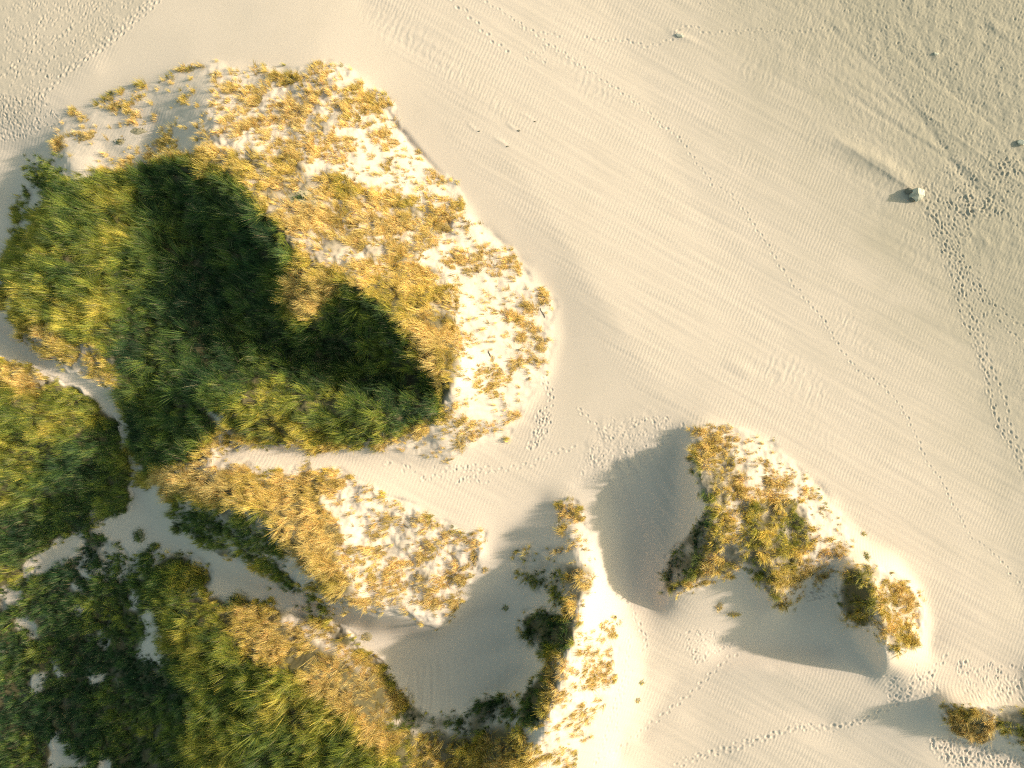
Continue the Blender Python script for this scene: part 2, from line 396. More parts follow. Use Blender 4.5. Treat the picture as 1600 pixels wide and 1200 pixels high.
def F_at(k, u, v):
    return bilin(F[k], (u-U0)/CS, (v-V0)/CS)

# ---------------------------------------------------------------- terrain
STEP = 0.07
CX0, CX1, CY0, CY1 = -49.0, 49.0, -38.0, 38.0
nx = int(round((CX1-CX0)/STEP))+1; ny = int(round((CY1-CY0)/STEP))+1
def ring(start, sign):
    out = []; d = STEP; x = start
    while abs(x) < 1600:
        d *= 1.17; x += sign*d; out.append(x)
    return out
def axis(a, b, n):
    lo = ring(a, -1)[::-1]; hi = ring(b, 1)
    return np.array(lo+list(np.linspace(a, b, n))+hi), len(lo)
xs, ox = axis(CX0, CX1, nx); ys, oy = axis(CY0, CY1, ny)
X, Y = np.meshgrid(xs, ys)
X = X.astype(np.float32); Y = Y.astype(np.float32)
Z = np.zeros_like(X)
for _ in range(22):
    u, v = to_pix(X, Y, Z)
    Z = .25*Z+.75*H_at(u, v)
u, v = to_pix(X, Y, Z)
cov = F_at('cover', u, v); rough = F_at('rough', u, v)
near = (np.maximum(np.abs(X), np.abs(Y)) < 75)
far = sstep(60, 260, np.hypot(X, Y))
veg = sstep(.08, .7, cov)
# hummocks where marram holds the sand, scours on bare flanks
big = fbm(X, Y, 4.5, 3, 21); mid = fbm(X, Y, 1.7, 3, 22); sml = fbm(X, Y, .55, 2, 23)
Zd = veg*(0.50*big+0.72*F_at('tall', u, v)*mid+0.07*sml)
duney = sstep(.02, .22, blur(cov, 2))*(1-veg)
Zd += duney*(0.24*fbm(X*.8, Y*1.5, 2.4, 3, 24)+.02*sml)
Zd += (1-veg)*0.03*fbm(X*.6+Y*.33, (Y-X*.3)*1.6, 9, 3, 25)
# wind streaks: long, low, running down-wind
a = math.radians(-29)
su = X*math.cos(a)+Y*math.sin(a); sv = -X*math.sin(a)+Y*math.cos(a)
flat = (1-veg)*(1-duney)
Zd += flat*(0.018*gnoise(su/9.0, sv/.9, 41)+.014*gnoise(su/5.0, sv/.42, 42))*sstep(.2, .6, F_at('ripple', u, v)+F_at('damp', u, v))
cz = F_at('coarse', u, v)+.55*F_at('damp', u, v)*sstep(.12, .4, gnoise(su/11, sv/3.0, 44))
ph = (X*math.cos(math.radians(22))-Y*math.sin(math.radians(22)))/.62*2*math.pi+5.5*gnoise(X/1.3, Y/1.3, 45)+2*gnoise(X/.5, Y/.5, 46)
Zd += flat*cz*.015*np.sin(ph)*(.5+.8*gnoise(X/.9, Y/.9, 47))*near
bowl = sstep(0, 1, blur((inpoly(u, v, [(610,1070),(680,1035),(790,1030),(835,1060),(820,1100),(700,1110),(620,1120)])).astype(np.float32), 12))
lee = sstep(0, 1, blur((inpoly(u, v, [(945,720),(1060,690),(1075,800),(1040,900),(960,800)])).astype(np.float32), 12))
Zd += bowl*.05*gnoise(X/.42+.3*gnoise(X, Y, 77), Y/5, 75)*2+lee*.10*gnoise((X+Y*.7)/.8, (Y-X*.7)/4, 76)
# lumpy beach surface
Zd += rough*(0.03*gnoise(X/.42, Y/.6, 51)+0.06*gnoise(X/1.1, Y/1.3, 52)*sstep(0, .3, gnoise(X/7, Y/7, 53)+.1))*near
Zd += far*(1.5*fbm(X, Y, 140, 3, 61)+1.2*sstep(200, 60, X)*np.abs(fbm(X, Y, 45, 3, 62)))
Z = Z+Zd.astype(np.float32)

# ---- marks in the sand, pressed into the core grid
core = Z[oy:oy+ny, ox:ox+nx]
coreU = u[oy:oy+ny, ox:ox+nx]; coreV = v[oy:oy+ny, ox:ox+nx]
def zc(x, y):
    return bilin(core, (np.asarray(x)-CX0)/STEP, (np.asarray(y)-CY0)/STEP)
def px_to_world(uu, vv):
    uu = np.asarray(uu, float); vv = np.asarray(vv, float)
    z = H_at(uu, vv)
    for _ in range(4):
        x, y = to_world(uu, vv, z); z = zc(x, y)
    return to_world(uu, vv, z)+(z,)
def dent(x, y, ang, L, W, depth, rim=.35):
    i0 = int((x-CX0)/STEP); j0 = int((y-CY0)/STEP); r = int(2.6*max(L, W)/STEP)+2
    if i0-r < 0 or j0-r < 0 or i0+r >= nx or j0+r >= ny: return
    gx = CX0+STEP*np.arange(i0-r, i0+r+1)-x; gy = CY0+STEP*np.arange(j0-r, j0+r+1)-y
    GX, GY = np.meshgrid(gx, gy)
    A = (GX*math.cos(ang)+GY*math.sin(ang))/L; B = (-GX*math.sin(ang)+GY*math.cos(ang))/W
    q = A*A+B*B
    core[j0-r:j0+r+1, i0-r:i0+r+1] += (-.88*depth*np.exp(-q*1.3)+depth*rim*np.exp(-(np.sqrt(q)-1.55)**2*5)).astype(np.float32)
def track(line, stride=.62, gauge=.11, depth=.055, size=.17, jit=.03):
    P = np.array(line, float)
    wx, wy, _ = px_to_world(P[:, 0], P[:, 1])
    seg = np.hypot(np.diff(wx), np.diff(wy)); s = np.concatenate([[0], np.cumsum(seg)])
    d = 0; side = 1
    while d < s[-1]:
        x = np.interp(d, s, wx); y = np.interp(d, s, wy)
        x2 = np.interp(d+.4, s, wx); y2 = np.interp(d+.4, s, wy)
        if math.hypot(x2-x, y2-y) < 1e-3: break
        an = math.atan2(y2-y, x2-x)
        x += -math.sin(an)*gauge*side+RNG.normal(0, jit); y += math.cos(an)*gauge*side+RNG.normal(0, jit)
        dent(x, y, an+RNG.normal(0, .15), size*RNG.uniform(.85, 1.2), size*.62*RNG.uniform(.85, 1.2), depth*RNG.uniform(.7, 1.25))
        side = -side; d += stride*RNG.uniform(.85, 1.15)
def ridge_mark(line, h, w, skew=0.0):
    P = np.array(line, float)
    wx, wy, _ = px_to_world(P[:, 0], P[:, 1])
    seg = np.hypot(np.diff(wx), np.diff(wy)); s = np.concatenate([[0], np.cumsum(seg)])
    i0 = max(0, int((wx.min()-3*w-CX0)/STEP)); i1 = min(nx, int((wx.max()+3*w-CX0)/STEP))
    j0 = max(0, int((wy.min()-3*w-CY0)/STEP)); j1 = min(ny, int((wy.max()+3*w-CY0)/STEP))
    GX, GY = np.meshgrid(CX0+STEP*np.arange(i0, i1), CY0+STEP*np.arange(j0, j1))
    best = np.full(GX.shape, 1e9); tt = np.zeros(GX.shape)
    for k in range(len(wx)-1):
        dx, dy = wx[k+1]-wx[k], wy[k+1]-wy[k]; l2 = dx*dx+dy*dy
        t = np.clip(((GX-wx[k])*dx+(GY-wy[k])*dy)/l2, 0, 1)
        d = np.hypot(GX-wx[k]-t*dx, GY-wy[k]-t*dy)
        m = d < best
        best[m] = d[m]; tt[m] = ((s[k]+t*math.sqrt(l2))/s[-1])[m]
    core[j0:j1, i0:i1] += (h*np.exp(-(best/w)**2)*np.sin(np.clip(tt, 0, 1)**skew*math.pi if skew else tt*math.pi)).astype(np.float32)
def scatter(poly, n, size=.16, depth=.05, ang=None):
    P = np.array(poly, float)
    k = 0
    while k < n:
        uu = RNG.uniform(P[:, 0].min(), P[:, 0].max()); vv = RNG.uniform(P[:, 1].min(), P[:, 1].max())
        if not inpoly(np.array([uu]), np.array([vv]), poly)[0]: continue
        x, y, _ = px_to_world([uu], [vv])
        an = RNG.uniform(0, 3.14) if ang is None else ang+RNG.normal(0, .35)
        dent(float(x[0]), float(y[0]), an, size*RNG.uniform(.8, 1.5), size*.65*RNG.uniform(.7, 1.2), depth*RNG.uniform(.6, 1.2))
        k += 1
#MARKS
T1 = [(745,-8),(758,3),(778,13),(806,33),(830,48),(858,68),(880,83),(900,97),(920,110),(940,125),(966,140),(990,157),(1016,178),(1036,197),(1063,217),(1071,230),(1096,263),(1116,290),(1136,300),(1159,323),(1179,353),(1209,397),(1214,410),(1239,443),(1258,468),(1283,495),(1299,520),(1314,547),(1343,580),(1379,603),(1403,627),(1416,653),(1433,683),(1446,720),(1466,743),(1479,767),(1496,800),(1519,840),(1546,858),(1573,887),(1596,913),(1620,940)]
track(T1, .6, .07, .05, .14, .045)
track([(1455,330),(1470,370),(1483,407),(1496,460),(1506,500),(1523,533),(1539,580),(1549,630),(1559,663),(1586,707),(1604,745)], .55, .13, .06, .18)
track([(1460,325),(1478,370),(1489,403),(1503,450),(1519,493),(1533,523),(1543,557),(1559,597),(1573,633),(1575,660),(1589,693),(1604,715)], .62, .1, .06, .18)
track([(1486,390),(1500,430),(1512,480),(1530,540),(1542,590),(1553,640),(1568,690)], .7, .12, .05, .17)
track([(1465,330),(1496,407),(1526,457),(1553,487),(1576,517),(1604,537)], .6, .1, .055, .16)
track([(1490,380),(1520,430),(1549,470),(1579,497),(1604,515)], .62, .1, .055, .16)
track([(1486,400),(1530,440),(1565,500),(1604,560)], .8, .1, .035, .15)
track([(705,0),(720,12),(733,23),(750,43),(763,58),(783,73),(800,80)], .75, .14, .06, .17)
track([(813,42),(835,50),(858,52),(880,56)], .5, .1, .04, .13)
track([(916,60),(950,62),(983,63),(1010,73),(1046,63),(1060,45),(1080,40),(1110,53),(1150,50),(1195,47),(1240,50),(1310,42)], .6, .1, .05, .15)
track([(1056,1197),(1106,1180),(1143,1170),(1180,1160),(1210,1148),(1250,1133),(1286,1138),(1320,1133),(1356,1122),(1396,1103),(1413,1087),(1440,1063),(1463,1040),(1480,1025)], .55, .16, .06, .18)
track([(1070,1187),(1143,1166),(1200,1148),(1250,1137),(1300,1140),(1350,1126),(1380,1112)], .6, .15, .05, .16)
track([(933,1187),(966,1170),(1000,1143),(1033,1120),(1066,1093),(1083,1080),(1106,1057),(1133,1033),(1150,1020)], .6, .14, .055, .17)
track([(983,995),(980,1020),(976,1053),(963,1093),(953,1127),(943,1160),(930,1195)], .42, .13, .06, .16)
track([(990,960),(996,973),(1010,1000),(1004,1020)], .5, .13, .06, .16)
track([(985,1050),(970,1090),(960,1120),(965,1150)], .5, .12, .05, .16)
track([(245,2),(215,30),(190,50),(160,75),(130,95),(105,112),(85,132),(60,150)], .42, .16, .06, .17)
track([(235,0),(205,28),(150,72),(118,100),(95,118)], .5, .14, .05, .17)
track([(0,120),(40,90),(90,60),(140,20),(160,0)], .6, .13, .045, .16)
track([(845,592),(858,605),(862,625),(850,650),(838,680),(825,700)], .35, .2, .06, .15)
track([(700,732),(740,728),(780,735),(830,725),(870,705),(900,700)], .6, .14, .05, .16)
track([(905,640),(935,668),(960,690)], .5, .13, .05, .16)
track([(1400,1000),(1430,1040),(1440,1065)], .5, .13, .04, .15)
track([(1600,1065),(1570,1075),(1545,1090)], .4, .2, .06, .17)
scatter([(0,0),(235,0),(200,45),(95,122),(50,165),(0,175)], 420, .14, .035, 1.1)
scatter([(0,150),(70,150),(100,190),(40,215),(0,222)], 300, .13, .035)
scatter([(1432,290),(1455,285),(1500,330),(1500,400),(1485,400),(1450,335)], 90, .17, .032, -1.0)
scatter([(1480,275),(1520,260),(1550,290),(1540,330),(1500,320)], 60, .15, .032)
scatter([(1500,300),(1530,310),(1520,345),(1490,330)], 40, .2, .06)
scatter([(1540,310),(1565,320),(1550,345),(1530,335)], 22, .2, .06)
scatter([(1560,240),(1598,250),(1580,300),(1550,280)], 30, .18, .05)
scatter([(925,690),(960,655),(1050,650),(1070,665),(1000,740),(950,765),(905,745)], 300, .14, .035)
scatter([(840,640),(866,640),(850,690),(820,720)], 60, .15, .05)
scatter([(600,722),(780,730),(760,760),(640,750)], 40, .15, .05)
scatter([(1060,990),(1120,980),(1150,1010),(1090,1040)], 60, .15, .05)
scatter([(1380,1050),(1460,1050),(1470,1100),(1390,1100)], 60, .16, .05)
scatter([(1260,880),(1330,885),(1310,930),(1260,940)], 220, .16, .055)
scatter([(1490,1030),(1600,1040),(1600,1100),(1500,1090)], 120, .16, .045, 1.3)
scatter([(1450,1150),(1600,1175),(1600,1200),(1470,1195)], 200, .18, .06)
scatter([(770,75),(860,70),(900,100),(820,95)], 14, .14, .04)
for _k in range(16):
    _a = 1120+_k*38+RNG.uniform(-15, 15); _b = RNG.uniform(-30, 260); _l = RNG.uniform(160, 420); _q = RNG.uniform(.72, .95)
    ridge_mark([(_a+_b*.9, _b), (_a+_b*.9+_l*.35, _b+_l*.33*_q), (_a+_b*.9+_l*.7, _b+_l*.62*_q+RNG.uniform(-8, 8)), (_a+_b*.9+_l, _b+_l*_q)], RNG.uniform(.02, .042)*(-1 if _k % 2 else 1), RNG.uniform(.15, .35))
scatter([(1425,285),(1470,255),(1560,235),(1600,260),(1600,330),(1520,350),(1500,420),(1470,400),(1440,330)], 330, .16, .036)
scatter([(1440,330),(1500,330),(1560,520),(1530,540),(1480,430)], 130, .15, .03, -1.1)
scatter([(1080,0),(1600,0),(1600,760),(1540,620),(1400,300),(1200,80)], 2600, .10, .022)
scatter([(1300,0),(1600,0),(1600,380),(1480,260)], 900, .15, .03)
ridge_mark([(1250,190),(1320,228),(1380,258),(1432,296)], .20, .75, 1.6)
ridge_mark([(1230,-20),(1262,10),(1330,75),(1400,135),(1450,195),(1500,265),(1560,350)], -.04, .3)
ridge_mark([(1300,60),(1380,140),(1440,190),(1500,270),(1600,400)], -.03, .3)
ridge_mark([(1420,40),(1490,140),(1560,180),(1610,230)], -.05, .5)
ridge_mark([(1040,45),(1066,58),(1090,66)], .07, .3)
ridge_mark([(728,190),(742,202),(752,205)], .03, .15)
ridge_mark([(770,215),(785,222),(794,229)], .035, .16)
ridge_mark([(790,190),(802,200),(812,205)], .035, .16)
ridge_mark([(810,175),(825,182),(836,190)], .03, .16)
ridge_mark([(1545,35),(1560,45),(1570,50)], .07, .35)
ridge_mark([(1445,78),(1462,86),(1470,92)], .06, .4)
ridge_mark([(600,158),(614,190),(632,212),(655,240),(692,277)], -.22, .35)
ridge_mark([(730,330),(760,358),(800,400),(832,420)], -.16, .5)
ridge_mark([(1255,745),(1280,762),(1300,785)], -.14, .4)
ridge_mark([(1130,560),(1160,575),(1180,590)], .05, .6)
#ENDMARKS
Z[oy:oy+ny, ox:ox+nx] = core

# ---- one sheet
def grid_mesh(name, X, Y, Z):
    h, w = X.shape
    me = bpy.data.meshes.new(name)
    co = np.stack([X, Y, Z], -1).reshape(-1, 3).astype(np.float32)
    idx = np.arange(h*w, dtype=np.int32).reshape(h, w)
    q = np.stack([idx[:-1, :-1], idx[:-1, 1:], idx[1:, 1:], idx[1:, :-1]], -1).reshape(-1, 4)
    me.vertices.add(len(co)); me.vertices.foreach_set('co', co.ravel())
    me.loops.add(q.size); me.loops.foreach_set('vertex_index', q.ravel())
    me.polygons.add(len(q)); me.polygons.foreach_set('loop_start', np.arange(0, q.size, 4, dtype=np.int32))
    me.polygons.foreach_set('use_smooth', np.ones(len(q), bool))
    me.update(calc_edges=True)
    return me
me = grid_mesh('sand_ground', X, Y, Z)
att = me.color_attributes.new('sandinfo', 'FLOAT_COLOR', 'POINT')
ripple = np.clip(F_at('ripple', u, v), 0, 1)*(1-veg)*(1-.8*duney)*np.clip(.55+1.1*gnoise(su/7.0, sv/1.0, 71)+.9*gnoise(X/6, Y/6, 72), 0.05, 1)
litter = sstep(.45, .95, cov+.25*mid)
info = np.stack([ripple, F_at('damp', u, v), litter, rough], -1).astype(np.float32)
att.data.foreach_set('color', info.ravel())
ground = bpy.data.objects.new('ground', me)
COL.objects.link(ground)
ground['kind'] = 'structure'
ground['label'] = 'pale rippled beach and dune sand crossed by footprints'

def new_mat(name):
    m = bpy.data.materials.new(name); m.use_nodes = True
    nt = m.node_tree; nt.nodes.clear()
    out = nt.nodes.new('ShaderNodeOutputMaterial')
    return m, nt, out
def N(nt, typ, **kw):
    n = nt.nodes.new(typ)
    for k, v_ in kw.items():
        if k.startswith('i_'):
            key = k[2:]
            n.inputs[int(key) if key.isdigit() else key.replace('_', ' ')].default_value = v_
        else: setattr(n, k, v_)
    return n
m, nt, out = new_mat('wind_blown_sand')
L = nt.links.new
bs = N(nt, 'ShaderNodeBsdfPrincipled', i_Roughness=.92)
bs.inputs['Specular IOR Level'].default_value = .25
at = N(nt, 'ShaderNodeAttribute', attribute_name='sandinfo')
sep = N(nt, 'ShaderNodeSeparateColor')
L(at.outputs['Color'], sep.inputs[0])
tc = N(nt, 'ShaderNodeTexCoord')
geo = N(nt, 'ShaderNodeNewGeometry')
# colour
nz = N(nt, 'ShaderNodeTexNoise', i_Scale=.25, i_Detail=6.0, i_Roughness=.6); L(tc.outputs['Object'], nz.inputs['Vector'])
nf = N(nt, 'ShaderNodeTexNoise', i_Scale=14.0, i_Detail=3.0); L(tc.outputs['Object'], nf.inputs['Vector'])
mixd = N(nt, 'ShaderNodeMix', data_type='RGBA'); mixd.inputs[6].default_value = (.625, .527, .465, 1); mixd.inputs[7].default_value = (.375, .335, .275, 1)
dm = N(nt, 'ShaderNodeMath', operation='MULTIPLY_ADD', i_1=.45); L(nz.outputs[0], dm.inputs[0])
dm2 = N(nt, 'ShaderNodeMath', operation='SUBTRACT', i_1=.2); L(sep.outputs[1], dm2.inputs[0]); L(dm2.outputs[0], dm.inputs[2])
dm.use_clamp = True
L(dm.outputs[0], mixd.inputs[0])
mixf = N(nt, 'ShaderNodeMix', data_type='RGBA', blend_type='MULTIPLY'); mixf.inputs[0].default_value = 1
rf = N(nt, 'ShaderNodeMapRange', i_1=.3, i_2=.7, i_3=.9, i_4=1.08); L(nf.outputs[0], rf.inputs[0])
L(mixd.outputs[2], mixf.inputs[6]); L(rf.outputs[0], mixf.inputs[7])
mixl = N(nt, 'ShaderNodeMix', data_type='RGBA'); mixl.inputs[7].default_value = (.10, .085, .045, 1)
L(sep.outputs[2], mixl.inputs[0]); L(mixf.outputs[2], mixl.inputs[6])
L(mixl.outputs[2], bs.inputs['Base Color'])
# ripples
mp = N(nt, 'ShaderNodeMapping'); mp.inputs['Rotation'].default_value = (0, 0, math.radians(22)); L(tc.outputs['Object'], mp.inputs[0])
wv = N(nt, 'ShaderNodeTexWave', wave_type='BANDS', bands_direction='X', wave_profile='SIN', i_Scale=1.0, i_Distortion=3.2, i_Detail=2.0, i_Detail_Scale=.9, i_Detail_Roughness=.5)
L(mp.outputs[0], wv.inputs['Vector'])
wr = N(nt, 'ShaderNodeMath', operation='MULTIPLY'); L(wv.outputs['Fac'], wr.inputs[0]); L(sep.outputs[0], wr.inputs[1])
ng = N(nt, 'ShaderNodeTexNoise', i_Scale=5.0, i_Detail=4.0, i_Roughness=.65); L(tc.outputs['Object'], ng.inputs['Vector'])
ngm = N(nt, 'ShaderNodeMath', operation='MULTIPLY', i_1=.45); L(ng.outputs[0], ngm.inputs[0])
sm = N(nt, 'ShaderNodeMath', operation='ADD'); L(wr.outputs[0], sm.inputs[0]); L(ngm.outputs[0], sm.inputs[1])
bp = N(nt, 'ShaderNodeBump', i_Strength=1.0, i_Distance=.0135); L(sm.outputs[0], bp.inputs['Height'])
L(bp.outputs[0], bs.inputs['Normal'])
L(bs.outputs[0], out.inputs[0])
me.materials.append(m)
#TERRAIN_END

# ---------------------------------------------------------------- plants
coreZ = core.copy()
def ground_z(x, y):
    return bilin(Z, np.interp(x, xs, np.arange(len(xs))), np.interp(y, ys, np.arange(len(ys))))

def plant_mat(name, rough=.55, trans=.35):
    m, nt, out = new_mat(name)
    L = nt.links.new
    at = N(nt, 'ShaderNodeAttribute', attribute_name='blade')
    d = N(nt, 'ShaderNodeBsdfPrincipled', i_Roughness=rough)
    d.inputs['Specular IOR Level'].default_value = .3
    t = N(nt, 'ShaderNodeBsdfTranslucent')
    mx = N(nt, 'ShaderNodeMixShader', i_0=trans)
    L(at.outputs['Color'], d.inputs['Base Color']); L(at.outputs['Color'], t.inputs['Color'])
    L(d.outputs[0], mx.inputs[1]); L(t.outputs[0], mx.inputs[2]); L(mx.outputs[0], out.inputs[0])
    return m
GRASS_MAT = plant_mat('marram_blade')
SCRUB_MAT = plant_mat('creeping_scrub_leaf', .6, .25)

PAL = {  # linear base colours of the blades
 'straw': (.80, .61, .25), 'gold': (.73, .55, .11), 'rust': (.52, .28, .09), 'grey': (.42, .36, .22),
 'olive': (.33, .35, .05), 'green': (.105, .185, .045), 'deep': (.03, .08, .034), 'blue': (.06, .11, .06)}

def blades(base, az, L, lean, bend, width, col, segs=3):
    """ribbons: base (n,3), azimuth, length, lean from vertical, extra bend, width, colour (n,3)"""
    n = len(base)
    t = np.linspace(0, 1, segs+1)
    hx, hy = np.cos(az), np.sin(az)
    px, py = -hy, hx
    P = np.zeros((n, segs+1, 3)); P[:, 0] = base
    th = lean.copy(); cur = base.copy()
    for k in range(1, segs+1):
        th = lean+bend*(k-.5)/segs
        st = L/segs
        cur = cur+np.stack([hx*np.sin(th)*st, hy*np.sin(th)*st, np.cos(th)*st], -1)
        P[:, k] = cur
    wprof = np.array([1.0, .85, .55, 0])[:segs+1] if segs == 3 else np.array([1.0, .7, 0])
    V = np.zeros((n, 2*segs+1, 3), np.float32)
    for k in range(segs):
        off = np.stack([px, py, np.zeros(n)], -1)*(width*wprof[k]*.5)[:, None]
        V[:, 2*k] = P[:, k]-off; V[:, 2*k+1] = P[:, k]+off
    V[:, 2*segs] = P[:, segs]
    nv = 2*segs+1
    b = (np.arange(n)*nv)[:, None]
    loops = []; 
    quads = np.concatenate([b+np.array([[2*k, 2*k+1, 2*k+3, 2*k+2]]) for k in range(segs-1)], 1).reshape(-1, 4)
    tri = b+np.array([[2*segs-2, 2*segs-1, 2*segs]])
    root_tone = np.linspace(.6, 1.2, segs+1).repeat(2)[:nv]  # older thatch colour at the blade base, paler tip
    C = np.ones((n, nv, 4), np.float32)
    C[:, :, :3] = col[:, None, :]*root_tone[None, :, None]
    return V.reshape(-1, 3), quads, tri, C.reshape(-1, 4)

def mesh_from(name, parts, mat):
    vo = 0; Vs = []; Qs = []; Ts = []; Cs = []
    for V, Q, T, C in parts:
        Vs.append(V); Qs.append(Q+vo); Ts.append(T+vo); Cs.append(C); vo += len(V)
    V = np.concatenate(Vs); Q = np.concatenate(Qs); T = np.concatenate(Ts); C = np.concatenate(Cs)
    me = bpy.data.meshes.new(name)
    me.vertices.add(len(V)); me.vertices.foreach_set('co', V.astype(np.float32).ravel())
    nl = Q.size+T.size
    me.loops.add(nl); me.loops.foreach_set('vertex_index', np.concatenate([Q.ravel(), T.ravel()]).astype(np.int32))
    st = np.concatenate([np.arange(0, Q.size, 4), Q.size+np.arange(0, T.size, 3)]).astype(np.int32)
    me.polygons.add(len(st)); me.polygons.foreach_set('loop_start', st)
    me.polygons.foreach_set('use_smooth', np.ones(len(st), bool))
    me.update(calc_edges=True)
    a = me.color_attributes.new('blade', 'FLOAT_COLOR', 'POINT')
    a.data.foreach_set('color', C.astype(np.float32).ravel())
    me.materials.append(mat)
    return me

def blade_colours(dry, n, rng, tuft=None):
    """dry (n,) 0..1 -> colour; tuft: shared random per tuft"""
    r = rng.random(n)
    tr = rng.random(n) if tuft is None else tuft
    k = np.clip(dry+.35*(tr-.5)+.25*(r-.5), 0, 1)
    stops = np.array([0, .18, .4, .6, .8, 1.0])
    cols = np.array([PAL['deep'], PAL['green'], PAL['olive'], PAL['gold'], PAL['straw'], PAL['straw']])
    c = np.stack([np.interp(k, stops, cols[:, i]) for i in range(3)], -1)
    rust = (rng.random(n) < (.05+.30*sstep(.45, .8, tr))*sstep(.45, .85, dry))
    c[rust] = PAL['rust']
    pale = (rng.random(n) < .06)
    c[pale] = np.array(PAL['grey'])*.9
    return c*(rng.uniform(.7, 1.25, n)*(.45+1.1*tr))[:, None]

# --- tuft positions: shoots gather in tussocks
NC = 29000
cx_ = RNG.uniform(-61, 52, NC); cy_ = RNG.uniform(-50, 42, NC)
NT = 255000
pick = RNG.integers(0, NC, NT)
csz = RNG.lognormal(0, .3, NC)
tx = (cx_[pick]+RNG.normal(0, .25, NT)*csz[pick]).astype(np.float32); ty = (cy_[pick]+RNG.normal(0, .21, NT)*csz[pick]).astype(np.float32)
tcr = RNG.random(NC)[pick]; tsz = np.clip(RNG.lognormal(0, .32, NC), .5, 1.7)[pick]
lone = RNG.random(NT) < .12
tx[lone] = RNG.uniform(-61, 52, lone.sum()); ty[lone] = RNG.uniform(-50, 42, lone.sum())
tcx = (tx-cx_[pick]).astype(np.float32); tcy = (ty-cy_[pick]).astype(np.float32); tcx[lone] = 0; tcy[lone] = 0
tz = np.zeros(NT, np.float32)
for _ in range(14):
    tu, tv = to_pix(tx, ty, tz); tz = .25*tz+.75*H_at(tu, tv)
inside = (tx > CX0) & (tx < CX1) & (ty > CY0) & (ty < CY1)
tz = ground_z(tx, ty).astype(np.float32)
tu, tv = to_pix(tx, ty, tz)
tc_ = np.clip(F_at('cover', tu, tv), 0, 1)
nz = fbm(tx*.75, ty*1.25, 3.0, 3, 81)+.55*fbm(tx, ty, .9, 2, 82)
rank = np.interp(nz, np.quantile(nz[::7], np.linspace(0, 1, 200)), np.linspace(0, 1, 200))
edge = sstep(-.24, .18, tc_-rank)*sstep(.02, .08, tc_)
keep = RNG.random(NT) < np.maximum(edge*np.where(tc_ > .9, 1, .9), .02*(tc_ > .08)+.07*(tc_ > .2))
tx, ty, tz, tu, tv, tc_, edge, tcr, tcx, tcy, tsz = [q[keep] for q in (tx, ty, tz, tu, tv, tc_, edge, tcr, tcx, tcy, tsz)]
tdry_lit = F_at('dry', tu, tv); ttall = F_at('tall', tu, tv); tscrub = F_at('scrub', tu, tv)
tdry_lit = tdry_lit+.30*fbm(tx, ty, 5.0, 3, 91)
is_scrub = RNG.random(len(tx)) < tscrub
PATCHES = [  # label, category, polygon
 ('marram grass filling the shaded hollow and flanks of the largest dune at upper left', [(-10000,-10000),(10000,-10000),(10000,560),(880,610),(800,700),(560,708),(340,706),(240,760),(212,740),(190,640),(150,610),(60,560),(0,500),(-10000,430)]),
 ('olive marram grass left of the narrow sand footpath at the left edge', [(-10000,430),(0,500),(60,560),(150,610),(190,640),(212,740),(210,800),(60,880),(0,915),(-10000,930)]),
 ('golden marram grass on the middle dune below the sandy corridor', [(240,760),(340,706),(560,708),(790,700),(770,900),(700,985),(540,975),(430,925),(330,885),(225,850),(212,800),(212,740)]),
 ('windswept yellow and green marram grass on the ridge left of the sand bowl', [(210,800),(225,850),(330,885),(430,925),(540,975),(610,1000),(625,1100),(720,1090),(740,1500),(0,3000),(180,1100),(225,960),(200,880)]),
 ('sparse marram grass on the narrow ridge right of the sand bowl', [(700,985),(770,900),(800,760),(960,760),(1000,960),(990,1500),(740,1500),(720,1090),(800,1000)]),
 ('marram grass on the isolated dune at lower right of centre', [(960,600),(1420,600),(1480,1060),(1000,1060),(960,760)]),
 ('low marram grass on the little dune at the lower right corner', [(1420,1060),(10000,900),(10000,3000),(1400,1200)]),
]
pid = np.full(len(tx), -1)
for k, (_, poly) in enumerate(PATCHES):
    mm = inpoly(tu, tv, [(float(a_), float(b_)) for a_, b_ in poly]) & (pid < 0)
    pid[mm] = k
pid[pid < 0] = 3
